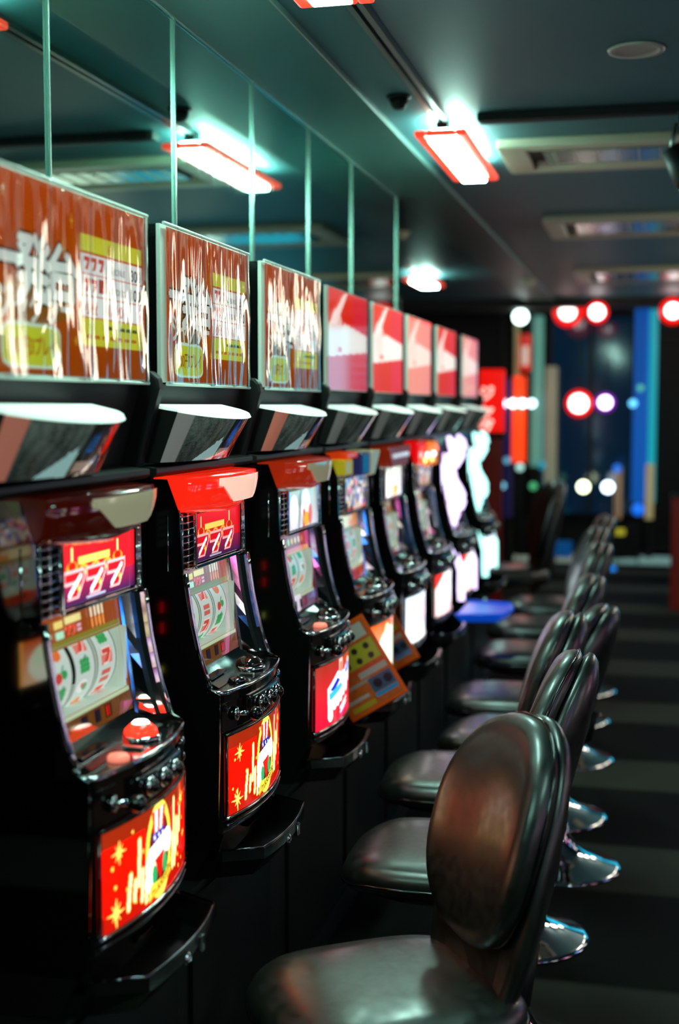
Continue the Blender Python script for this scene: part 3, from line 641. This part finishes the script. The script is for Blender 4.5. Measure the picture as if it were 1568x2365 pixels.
    MB().prism([(-.2, -.012), (.004, -.012), (.012, -.004), (.012, .008), (-.05, .014), (-.2, .014)], -hw + .017, hw - .017, 'y').build('ledge', HOODM, h0, .002)
    fin = [(-.2, -.012), (-.02, -.012), (.022, .13), (.032, .165), (.028, .185), (.014, .198), (-.006, .200), (-.02, .19), (-.2, .19)]
    MB().prism(fin, hw - .016, hw + .0155, 'y').build('fin', BLM, h0, .005)
    if k == 0: MB().prism(fin, -hw - .0155, -hw + .015, 'y').build('fin', BLM, h0, .005)
    st = Art(.085, .062, 40, 30, 'd8c8a8'); st.rect(0, .04, .085, .062, 'c8b878'); st.rect(.008, .046, .036, .058, 'b02010'); st.rect(.052, .046, .078, .058, 'c85030')
    for q, cc in enumerate(('606870', 'c8b8a0', 'c8b8a0', 'c8b8a0')): st.rect(.006 + q * .02, .004, .02 + q * .02, .034, cc); st.rect(.0245 + q * .02, 0, .0255 + q * .02, .04, 'c03818')
    st.rect(0, .037, .085, .040, 'c03818')
    st.build('price_sticker', lambda x, y: (-.0105 - (.115 - .062 + .062 - y) * .267 + .0045, x + hw - .112, y + .108), art_mat('sticker_print', .12, .8, .5, 0), h0, label='small red and cream price sticker')
    # data counter
    d0 = empty('data_counter', (-.985, c - (.105 if k else .12), 1.438), 'curved silver data counter over the %s slot machine' % cnt[k], 'counter', 'data counters above the machines')
    def cx_(y, z): return .105 * np.sqrt(np.clip(1 - (y / .215) ** 2, 0, 1)) * (1 - .28 * (1 - z / .108)) + .002 + .028 * z / .108
    a = Art(.40, .108, 150, 44, '485450'); a.grad('38423e', '58665e'); a.mottle(.8, 90, 60)
    a.rect(0, 0, .03, .108, 'd8806c' if k in (0, 2) else '9a9c98', .9)
    a.rect(.14, .0, .17, .05, 'd0fff8' if k < 3 else '708880'); a.poly([(.08, 0), (.165, 0), (.165, .06)], 'c0f4f0' if k < 3 else '607870')
    a.rect(.175, 0, .30, .108, '140c08'); a.rect(.195, .045, .225, .085, '0c3c78'); a.rect(.18, .008, .25, .030, 'c8a898')
    for q in range(7): a.rect(.245 + (q % 2) * .018, .03 + q * .010, .256 + (q % 2) * .018, .037 + q * .010, ('f02008', 'c86818', 'e03010')[q % 3])
    for q in range(4): a.rect(.198, .05 + q * .008, .222, .053 + q * .008, '2878c8')
    a.rect(.30, 0, .335, .108, '281408'); a.poly([(.30, 0), (.40, 0), (.40, .108), (.375, .108)], 'e02810' if k < 3 else '90b8c8'); a.rect(.34, .02, .35, .08, 'ffb090')
    if k >= 3: a.c = a.c * .6
    topz = lambda y: .110 - .22 * (cx_(np.asarray(y), .108) - .03)
    a.build('display_front', lambda x, y: (cx_(x - .2, y), x - .2, y / .108 * topz(x - .2)), art_mat('counter_print', .32, .8, .12, .8), d0)
    n = 21; yy = np.linspace(-.2, .2, n)
    pl = [(float(cx_(y, .108)), float(y)) for y in yy]; lo = [(float(cx_(y, 0)), float(y)) for y in yy]
    MB().loft([[(-.01, .2, 0), (-.01, -.2, 0)] + [(p[0] - .001, p[1], 0) for p in lo], [(.02, .2, .108), (.02, -.2, .108)] + [(p[0] - .001, p[1], float(topz(p[1])) - .0005) for p in pl]], smooth=False).build('body', BLM, d0)
    cap = MB(); cap.loft([[(.022, .2, .1085), (.022, -.2, .1085)] + [(p[0] + .002, p[1], float(topz(p[1])) - .002) for p in pl], [(.022, .2, .116), (.022, -.2, .116)] + [(p[0] - .001, p[1], float(topz(p[1])) + .004) for p in pl]], smooth=False)
    cap.build('lamp_cap', mat('milky_lamp_cap', 'e8f4ec', .25, emit='d4f0e4', es=.85), d0, label='milky white top cap')
    # medal dispenser between the machines
    if k < 7:
        y0, y1 = cys[k] + .218, cys[k + 1] - .218
    else: y0, y1 = cys[k] + .218, cys[k] + .40
    m0 = empty('medal_dispenser', (-1.03, (y0 + y1) / 2, ZB), 'narrow black medal dispenser right after the %s slot machine' % cnt[k], 'dispenser', 'medal dispensers between machines')
    q = (y1 - y0) / 2
    MB().box(-.16, 0, -q, q, 0, .838).build('body', BLK, m0, .003)
    MB().box(0, .006, -q * .75, q * .75, .60, .80).build('face_plate', BLM, m0, .002)
    MB().box(.006, .008, -q * .55, q * .3, .69, .765).build('label_plate', mat('grey_label', '7a8478', .5, emit='7a8478', es=.08), m0)
    for z in (.705, .72, .735, .75): MB().box(.008, .009, -q * .5, q * .25, z, z + .005).build('label_line', BLM, m0)
    for z in (.545, .50): MB().box(.0, .004, -.012, -.002, z, z + .022).build('indicator', em('ff1408', 2.2), m0, label='red indicator')
    MB().lathe([(.009, 0), (.009, .004), (.001, .006)], (0, .0, .42), 14, 'x').build('coin_light', em('e8e870', 1.6), m0, label='yellow coin light')
    for z in (.035, .085, .30): MB().box(.0, .012, -q * .6, q * .6, z, z + .004).build('chrome_line', CHR, m0)
# island body and base
struct('wall_island_base', MB().box(-1.40, -.905, 1.72, 7.45, 0, ZB - .002), mat('island_laminate', '0a0b0c', .45, spec=.3))
isl = bpy.data.objects['wall_island_base']; isl['kind'] = 'structure'; isl.name = 'trim_4'
for k in range(8):
    MB().box(-.905, -.897, cys[k] - .29, cys[k] + .27, .08, ZB - .02).build('base_panel', mat('island_panel', '070808', .5, spec=.25), isl, .002)
MB().box(-.905, -.893, 1.72, 7.45, 0, .07).build('kick_plate', STEEL, isl)
# mirrored neighbour machine, seen only as a reflection in the black side of the first machine
nb = copy_tree(MACH[3]); nb.location = (-2.40, -.86, ZB - .20)
tag(nb, 'slot machine seen only as a reflection, left of the nearest machine', 'slot machine', 'slot machines reflected')
ib = MB().box(-.3, .05, -.3, .3, 0, ZB - .205).build('machine_plinth', BLM); ib.location = (-2.45, -.86, 0); tag(ib, 'black plinth under the slot machine seen only as a reflection', 'plinth')

# ------------------------------------------------------------------ orange info boards and blue tray
def board(loc, tilt, w, h, label, swing=0):
    t = empty('info_board', loc, label, 'board'); t.rotation_euler = (tilt, 0, swing)
    MB().box(-.004, 0, 0, w, 0, h).build('board', mat('orange_board', 'd05010', .35, emit='c04808', es=.12), t, .002)
    a = Art(w - .02, h - .02, 90, 120, 'b05420'); W, H = w - .02, h - .02; a.mottle(.25, 300, 200)
    a.rect(.005, H * .80, W - .01, H * .98, 'a8a89c'); a.line((W * .33, H * .80), (W * .33, H * .98), .003, '303028'); a.line((W * .66, H * .8), (W * .66, H * .98), .003, '303028')
    a.rect(.005, H * .50, W - .004, H * .76, 'a09a28')
    for r in range(2):
        for q in range(4): a.ell(W * (.14 + q * .23), H * (.56 + r * .13), W * .055, W * .055, '282418')
    a.rect(.005, H * .44, W - .004, H * .47, 'c84018'); a.rect(W * .45, H * .36, W - .004, H * .43, 'a09890'); a.rect(.01, H * .30, W * .6, H * .34, '988878')
    a.rect(W * .55, H * .14, W - .004, H * .32, '30506c'); a.ell(W * .68, H * .23, W * .08, W * .08, '181c28'); a.ell(W * .88, H * .23, W * .08, W * .08, '181c28'); a.rect(W * .55, H * .08, W - .004, H * .13, '2080b0')
    a.rect(.01, H * .03, W * .5, H * .09, 'a08c20'); a.rect(.01, H * .14, W * .45, H * .18, 'a09890')
    a.build('board_print', lambda x, y: (np.full_like(x, .0008), x + .01, y + .01), art_mat('board_ink', .15, .8, .4, .2), t)
    return t
board((-.87, 3.77, .594), math.radians(32), .20, .27, 'tilted orange information board hanging between the third and fourth machines', -math.pi / 2)
board((-.935, 4.43, .58), math.radians(32), .18, .25, 'orange information board half hidden behind the fourth machine', -math.pi / 2)
t = empty('blue_tray', (-.70, 5.50, ZB + .09), 'glowing blue plastic tray sticking out below the sixth slot machine', 'tray')
bt = mat('blue_plastic', '0840b0', .3, emit='0a50d8', es=.55)
MB().loft([[(x * .8, y * .8, 0) for x, y in ((-.09, -.2), (.1, -.16), (.13, 0), (.1, .16), (-.09, .2))], [(x, y, .035) for x, y in ((-.09, -.2), (.1, -.16), (.13, 0), (.1, .16), (-.09, .2))]], smooth=False).build('tray_body', bt, t, .006)
MB().tube([(-.09, -.2, .037), (.1, -.16, .037), (.13, 0, .037), (.1, .16, .037), (-.09, .2, .037)], .006, 8).build('rim', bt, t)

# ------------------------------------------------------------------ chairs
def sup(n_, a, rx, ry): c, s = math.cos(a), math.sin(a); return (rx * math.copysign(abs(c) ** (2 / n_), c), ry * math.copysign(abs(s) ** (2 / n_), s))
def pad(b, prof, rx, ry, n_, fn, N=40):
    rings = []
    for sc, h in prof: rings.append([fn(*sup(n_, 2 * math.pi * k / N, rx * sc, ry * sc), h) for k in range(N)])
    b.loft(rings); return b
def make_chair(label):
    t = empty('chair', (0, 0, 0), label, 'chair', 'black swivel chairs along the machines')
    # faces -x (towards the machines); seat top 0.50
    top = [(.84, 0), (.965, .008), (1, .026), (.995, .042), (.965, .056), (.90, .066), (.7, .073), (.4, .0755), (.02, .076)]
    sf = lambda x, y, h: (x - .065, y, .424 + h - (.012 if x < -.15 else 0) * ((-x - .15) / .07))
    s = pad(MB(), top, .24, .215, 3.4, sf, 56).build('seat', VINYL, t)
    pad(MB(), [(1.003, .020), (1.015, .024), (1.003, .028)], .24, .215, 3.4, sf, 56).build('piping', BLK, s)
    pad(MB(), [(.7, -.03), (.86, -.012), (.88, .004)], .22, .21, 3.2, sf).build('seat_pan', BLM, t)
    # backrest
    rc = math.radians(16)
    def bf(y, v, h):      # h = forward thickness
        bow = .04 * (y / .2) ** 2
        x = .165 - h * .92 - bow + .02; z = v
        return (x * 1.0 + z * math.sin(rc) , y, .755 + z * math.cos(rc) - 0.0 * x)
    fr = [(.9, -.012), (.985, .0), (1, .016), (.985, .036), (.93, .050), (.8, .060), (.55, .066), (.25, .067), (.02, .067)]
    bk = pad(MB(), fr, .184, .218, 2.35, bf, 48).build('backrest', VINYL, t)
    pad(MB(), [(.998, -.004), (1.012, .0), (.998, .004)], .184, .218, 2.35, lambda y, v, h: bf(y, v, h + .004), 48).build('piping', BLK, bk)
    re = [(.02, -.078), (.5, -.076), (.8, -.066), (.93, -.052), (.985, -.036), (1.0, -.022), (.97, -.012), (.85, -.008)]
    pad(MB(), re, .180, .325, 2.2, lambda y, v, h: bf(y, v - .11, h), 48).build('back_shell', VINYL, bk)
    for sy in (-.09, .09): MB().tube([(.06, sy, .405), (.15, sy, .41), (.175, sy, .45), (.20, sy * .9, .56)], .013, 10).build('back_support', BLM, t)
    MB().lathe([(.05, .41), (.05, .40), (.028, .385), (.027, .13)], (.10, 0, 0), n=24).build('column', CHR, t)
    MB().lathe([(.027, .16), (.034, .12), (.055, .078), (.095, .047), (.15, .024), (.19, .012), (.205, .006), (.206, 0)], (.10, 0, 0), n=56).build('base', CHR, t, label='flared chrome base')
    return t
ch = make_chair('x')
chairs = [(-.41, 2.31, 34, 1.0, 'nearest chair, turned so that its backrest faces the camera, in the lower right'),
          (-.40, 3.02, 0, 1.02, 'second chair, directly behind the nearest one, backrest seen edge on'),
          (-.46, 3.72, 3, 1.0, 'third chair from the front, its chrome base visible on the carpet'),
          (-.385, 4.36, -8, .93, 'chair pulled out to the right of the others, low pointed backrest'),
          (-.45, 4.88, 2, .96, 'fifth chair, its backrest rising behind the leaning third one'),
          (-.45, 5.70, 6, 1.0, 'sixth chair, seat shining blue beside the blue tray'),
          (-.49, 6.42, 6, 1.0, 'seventh chair, next to last of the row'),
          (-.48, 7.12, 4, 1.0, 'farthest chair of the row by the last machine'),
          (-.80, 8.02, 20, 1.14, 'dark chair standing alone beyond the row beside the red banner')]
for i, (x, y, rz, sc, lab) in enumerate(chairs):
    c = ch if i == 0 else copy_tree(ch)
    c.location = (x, y, 0); c.rotation_euler.z = math.radians(rz); c.scale = (1, 1, sc); c['label'] = lab

# ------------------------------------------------------------------ far end: banners, lit columns, window lights
def X(u, d=13.0): return -.236 * d + .972 * d * (u - 784) / 3000
def ZZ(v, d=13.0): return EYE + (938 - v) * d / 3000
YB = 13.3
def post(name, x0, x1, z0, z1, col, es, lab, cat, y=YB, rough=.3, dep=.08, cap=True):
    t = empty(name, ((x0 + x1) / 2, y, z0), lab, cat); w = (x1 - x0) / 2; h = z1 - z0
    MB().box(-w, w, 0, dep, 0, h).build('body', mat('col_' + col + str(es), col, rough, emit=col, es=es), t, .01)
    if z0 > .07 and cap: MB().box(-w * .9, w * .9, .01, dep - .01, -z0 + (.056 if y == YB - .2 or y == YB - .35 else 0), 0).build('pedestal', BLM if name != 'red_banner' else mat('dark_red_stand', '60140c', .4, emit='60140c', es=.2), t)
    if name in ('small_banner',): MB().box(-.006, .006, .005, .015, h, CEIL - z1 + h).build('hanging_rod', BLM, t)
    if name == 'low_sign': MB().box(-w, w, .005, dep, -z0 + .056, 0).build('pedestal', BLM, t)
    if cap: MB().box(-w - .01, w + .01, -.01, dep + .01, 0, min(.04, h * .1)).build('foot', BLM, t)
    return t
post('red_banner', -1.12, -.955, 1.34, 1.79, 'e80c04', 1.0, 'red banner with white characters standing at the end of the machine row', 'banner', 8.52, dep=.03)
rb = bpy.data.objects['red_banner']
for q, chh in enumerate(('ジ', 'ャ', 'グ')): lettering(chh, .11, (lambda z0: (lambda u, v, k: (-.075 + u, -.004 - k, z0 + v)))(.25 - q * .11), em('ffe8d8', 1.1), rb, .085, 'lettering', .004)
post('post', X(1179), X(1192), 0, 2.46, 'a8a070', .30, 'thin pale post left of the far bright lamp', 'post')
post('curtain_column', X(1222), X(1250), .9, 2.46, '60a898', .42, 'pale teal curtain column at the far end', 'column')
post('small_banner', X(1195), X(1222), 1.9, 2.27, 'd02010', .7, 'small red and white hanging banner under the far bright lamp', 'banner', cap=False, y=YB - .1, dep=.02)
MB().box(-.035, .035, -.01, 0, .06, .25).build('white_field', em('e8d8c8', .6), bpy.data.objects['small_banner'])
post('light_column', X(1184), X(1214), .95, 1.85, 'ff4010', 1.2, 'orange red glowing column at the far end', 'column', y=YB - .25)
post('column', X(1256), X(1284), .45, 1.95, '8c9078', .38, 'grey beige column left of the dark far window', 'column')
post('blue_screen', X(1232), X(1256), .5, 1.7, '105878', .5, 'dim blue glowing panel between far columns', 'panel', y=YB + .1)
post('purple_column', X(1166), X(1184), .4, 1.83, '20184c', .5, 'dark purple lit column behind the red banner', 'column', y=YB - .3)
t = post('blue_column', X(1462), X(1500), .55, 2.52, '0450a8', .75, 'tall blue glowing column at the right of the far window', 'column')
post('teal_column', X(1498), X(1516), .55, 2.5, '18a0b0', .75, 'narrow bright teal strip beside the blue column', 'column', y=YB - .03)
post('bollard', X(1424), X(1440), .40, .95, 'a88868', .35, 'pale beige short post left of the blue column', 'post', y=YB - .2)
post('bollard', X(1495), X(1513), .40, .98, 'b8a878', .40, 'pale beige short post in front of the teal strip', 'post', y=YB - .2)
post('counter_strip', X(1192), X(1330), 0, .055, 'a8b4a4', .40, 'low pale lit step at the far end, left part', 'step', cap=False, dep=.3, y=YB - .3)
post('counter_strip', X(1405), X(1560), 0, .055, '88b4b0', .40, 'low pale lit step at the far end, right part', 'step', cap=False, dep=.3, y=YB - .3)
post('low_sign', X(1238), X(1281), .29, .35, 'b8b030', .7, 'small yellow lit sign low at the far left', 'sign', cap=False, y=YB - .35, dep=.03)
post('low_sign', X(1420), X(1450), .29, .35, 'b8b030', .7, 'small yellow lit sign low at the far right', 'sign', cap=False, y=YB - .35, dep=.03)
post('far_table', X(1286), X(1330), .06, .22, '0c5090', .45, 'blue lit low box before the far step', 'box', cap=False, y=YB - .4)
bx = MB().box(-.15, .15, 0, .3, 0, .38).build('storage_box', BLM); bx.location = (X(1235), YB - .3, .056); tag(bx, 'black storage box on the far step, left', 'box')
bx = MB().box(-.08, .08, 0, .3, 0, .33).build('storage_box', BLM); bx.location = (X(1466), YB - .3, .056); tag(bx, 'black storage box on the far step, right', 'box')
t = empty('red_post', (.19, 10.2, 0), 'dark red post cut off by the right edge', 'post')
MB().box(-.05, .2, -.1, .1, 0, .86).build('body', mat('dull_red', '701808', .4, emit='701808', es=.15), t, .01); MB().box(-.06, .21, -.11, .11, .86, .88).build('cap', BLM, t, .004)
# far window: dark glass, slats of a shutter at its right
wn = struct('window_1', MB().box(X(1262), X(1462), 13.55, 13.57, .45, 2.45), mat('night_glass', '04121c', .08, emit='051c30', es=.8, coat=.5))
for x in (X(1262), X(1362), X(1462)): MB().box(x - .02, x + .02, 13.5, 13.6, .42, 2.46).build('window_frame', BLM, wn)
sh = empty('roller_shutter', (.35, 13.4, 0), 'dark roller shutter with horizontal slats at the far right', 'shutter')
for k in range(26): MB().box(-.33, .9, 0, .02, .1 + k * .09, .175 + k * .09).build('slat', BLM, sh)
MB().box(-.36, -.33, -.01, .04, 0, 2.45).build('guide', DK, sh)
# far lamps
def bulb(u, v, r, col, s, lab, halo=None, d=13.0, y=None):
    y = (YB - .75 if v < 800 else (YB - .48 if v < 1000 else YB - .6)) if y is None else y
    t = empty('far_lamp', (X(u, d), y, ZZ(v, d)), lab, 'lamp')
    MB().lathe([(.001, -r), (r * .5, -r * .87), (r * .87, -r * .5), (r, 0), (r * .87, r * .5), (r * .5, r * .87), (.001, r)], n=20).build('bulb', em(col, s), t)
    if halo:
        h = halo[1]; MB().loft([[(q * math.cos(a), .0 + yy, q * math.sin(a)) for a in [2 * math.pi * k / 24 for k in range(24)]] for q, yy in ((h * .7, .02), (h, .03), (h, .05), (h * .7, .05))]).build('reflector', mat('halo' + halo[0], halo[0], .4, emit=halo[0], es=.9), t, label='coloured light halo ring')  # glowing ring draws the coloured light bleed around the bulb, not a reflector
    zc = ZZ(v, d); ye = .03 if halo else 0
    if v < 1000: MB().box(-.006, .006, ye, ye + .02, r * .5, CEIL - zc).build('stem', BLM, t)
    else: MB().box(-.006, .006, ye, ye + .02, -zc, -r * .5).build('stem', BLM, t)
    return t
bulb(1213, 742, .07, 'e0fff8', 6, 'big round white lamp at the far left corner')
for q, (u, cc) in enumerate(((1168, 'd8e0ff'), (1192, 'ffffff'), (1213, 'ffffff'), (1235, 'c0f0ff'))): bulb(u, 932, .038, cc, 6, ('first', 'second', 'third', 'fourth')[q] + ' from left of four white lamps in a line by the red banner')
for u, v, r, cc, s, lb in ((1182, 1060, .03, '60a8c8', 1.2, 'dim blue lamp below the four white lamps'), (1212, 1075, .035, 'a8d8d0', 1.5, 'pale lamp beside the orange column foot'), (1172, 1117, .03, '80d0f0', 1.5, 'small sky blue lamp left of the lone chair'),
                       (1243, 1117, .035, '50c080', .9, 'dim green lamp right of the lone chair'), (1282, 1117, .04, '80e0a0', 1.4, 'green lamp in front of the grey beige column'), (1357, 1117, .055, 'f0ffd0', 6, 'bright yellowish white lamp low in the dark window'), (1412, 1117, .055, 'd8f0ff', 6, 'bright bluish white lamp low in the dark window'),
                       (1464, 932, .035, '60c0f0', 2.5, 'small light blue lamp at the blue column edge'), (1480, 898, .03, '60d0a0', .8, 'dim green lamp on the blue column'), (1492, 712, .03, '60c0b0', .8, 'dim teal lamp on top of the blue column'),
                       (1262, 1070, .04, '1888a0', .9, 'dim teal lamp above the green lamp'), (1432, 1075, .04, '1868d0', 1.2, 'blue lamp on top of the left short post'), (1295, 1203, .04, '1890a8', .9, 'teal lamp low before the window'), (1480, 1165, .06, '1468e0', 1.2, 'blue lamp at the foot of the blue column'), (1426, 1296, .04, '1880e0', 1.2, 'small blue lamp on the right part of the far step')):
    bulb(u, v, r, cc, s, lb, y=(YB - .8 if v > 1290 else None))
bulb(1318, 733, .075, 'fff0e8', 6, 'left of the three red haloed lamps high in the far window', ('ff1008', .14))
bulb(1372, 714, .065, 'fff0f0', 6, 'upper right of the three red haloed lamps high in the far window', ('ff1008', .13), y=YB - .9)
bulb(1387, 741, .065, 'ffffff', 6, 'lower right of the three red haloed lamps high in the far window', ('ff1008', .10), y=YB - 1.15)
bulb(1342, 932, .085, 'fff8f0', 6, 'red haloed lamp in the middle of the dark window', ('ff1008', .13))
bulb(1402, 930, .06, 'f8e8ff', 6, 'purple haloed lamp in the middle of the dark window', ('7010a0', .095))
bulb(1548, 713, .06, 'ffffff', 6, 'upper of two red haloed lamps at the right edge', ('ff1008', .12)); bulb(1546, 741, .065, 'ffffff', 6, 'lower of two red haloed lamps at the right edge', ('ff1008', .12), y=YB - 1.15)

# ------------------------------------------------------------------ the opposite side of the aisle, outside the frame: it lights and mirrors in this one
words = ['nearest', 'second', 'third', 'fourth', 'fifth', 'sixth', 'seventh', 'eighth']
base = [make_machine('x', 0, dict(top='tubes', tube=c_, te=5, face='amber', disp='mix', low='pink', reel=2, bright=1, sidetubes=1), group='slot machines of the opposite row') for c_ in ('ff70c8', '3890ff', 'ffffff')]
for k, (src, yy) in enumerate(((1, -.6), (2, .3), (0, 1.2), (1, 2.0), (2, 2.8), (0, 3.7), (1, 4.9), (2, 6.2))):
    o = base[src] if k in (0, 1, 2) else copy_tree(base[src]); o.location = (1.62, yy, ZB); o.rotation_euler.z = math.pi
    tag(o, '%s slot machine of the opposite row, across the aisle out of view' % words[k], 'slot machine', 'slot machines of the opposite row')
struct('trim_5', MB().box(1.60, 2.1, -1.1, 6.9, 0, ZB - .002), mat('island_laminate'))
struct('trim_6', MB().box(2.02, 2.1, -1.1, 6.9, ZB, 1.98), BLM)
wn = struct('added_cyan_window', MB().box(1.0, 3.6, 13.9, 13.95, .5, 2.4), mat('added_cyan_glow', '083040', .1, emit='28c8f0', es=1.5))  # unseen cyan emitter added for the blue reflections on seats and air conditioners
for x in (1.0, 2.3, 3.6): MB().box(x - .03, x + .03, 13.86, 13.98, .46, 2.44).build('window_frame', BLM, wn)
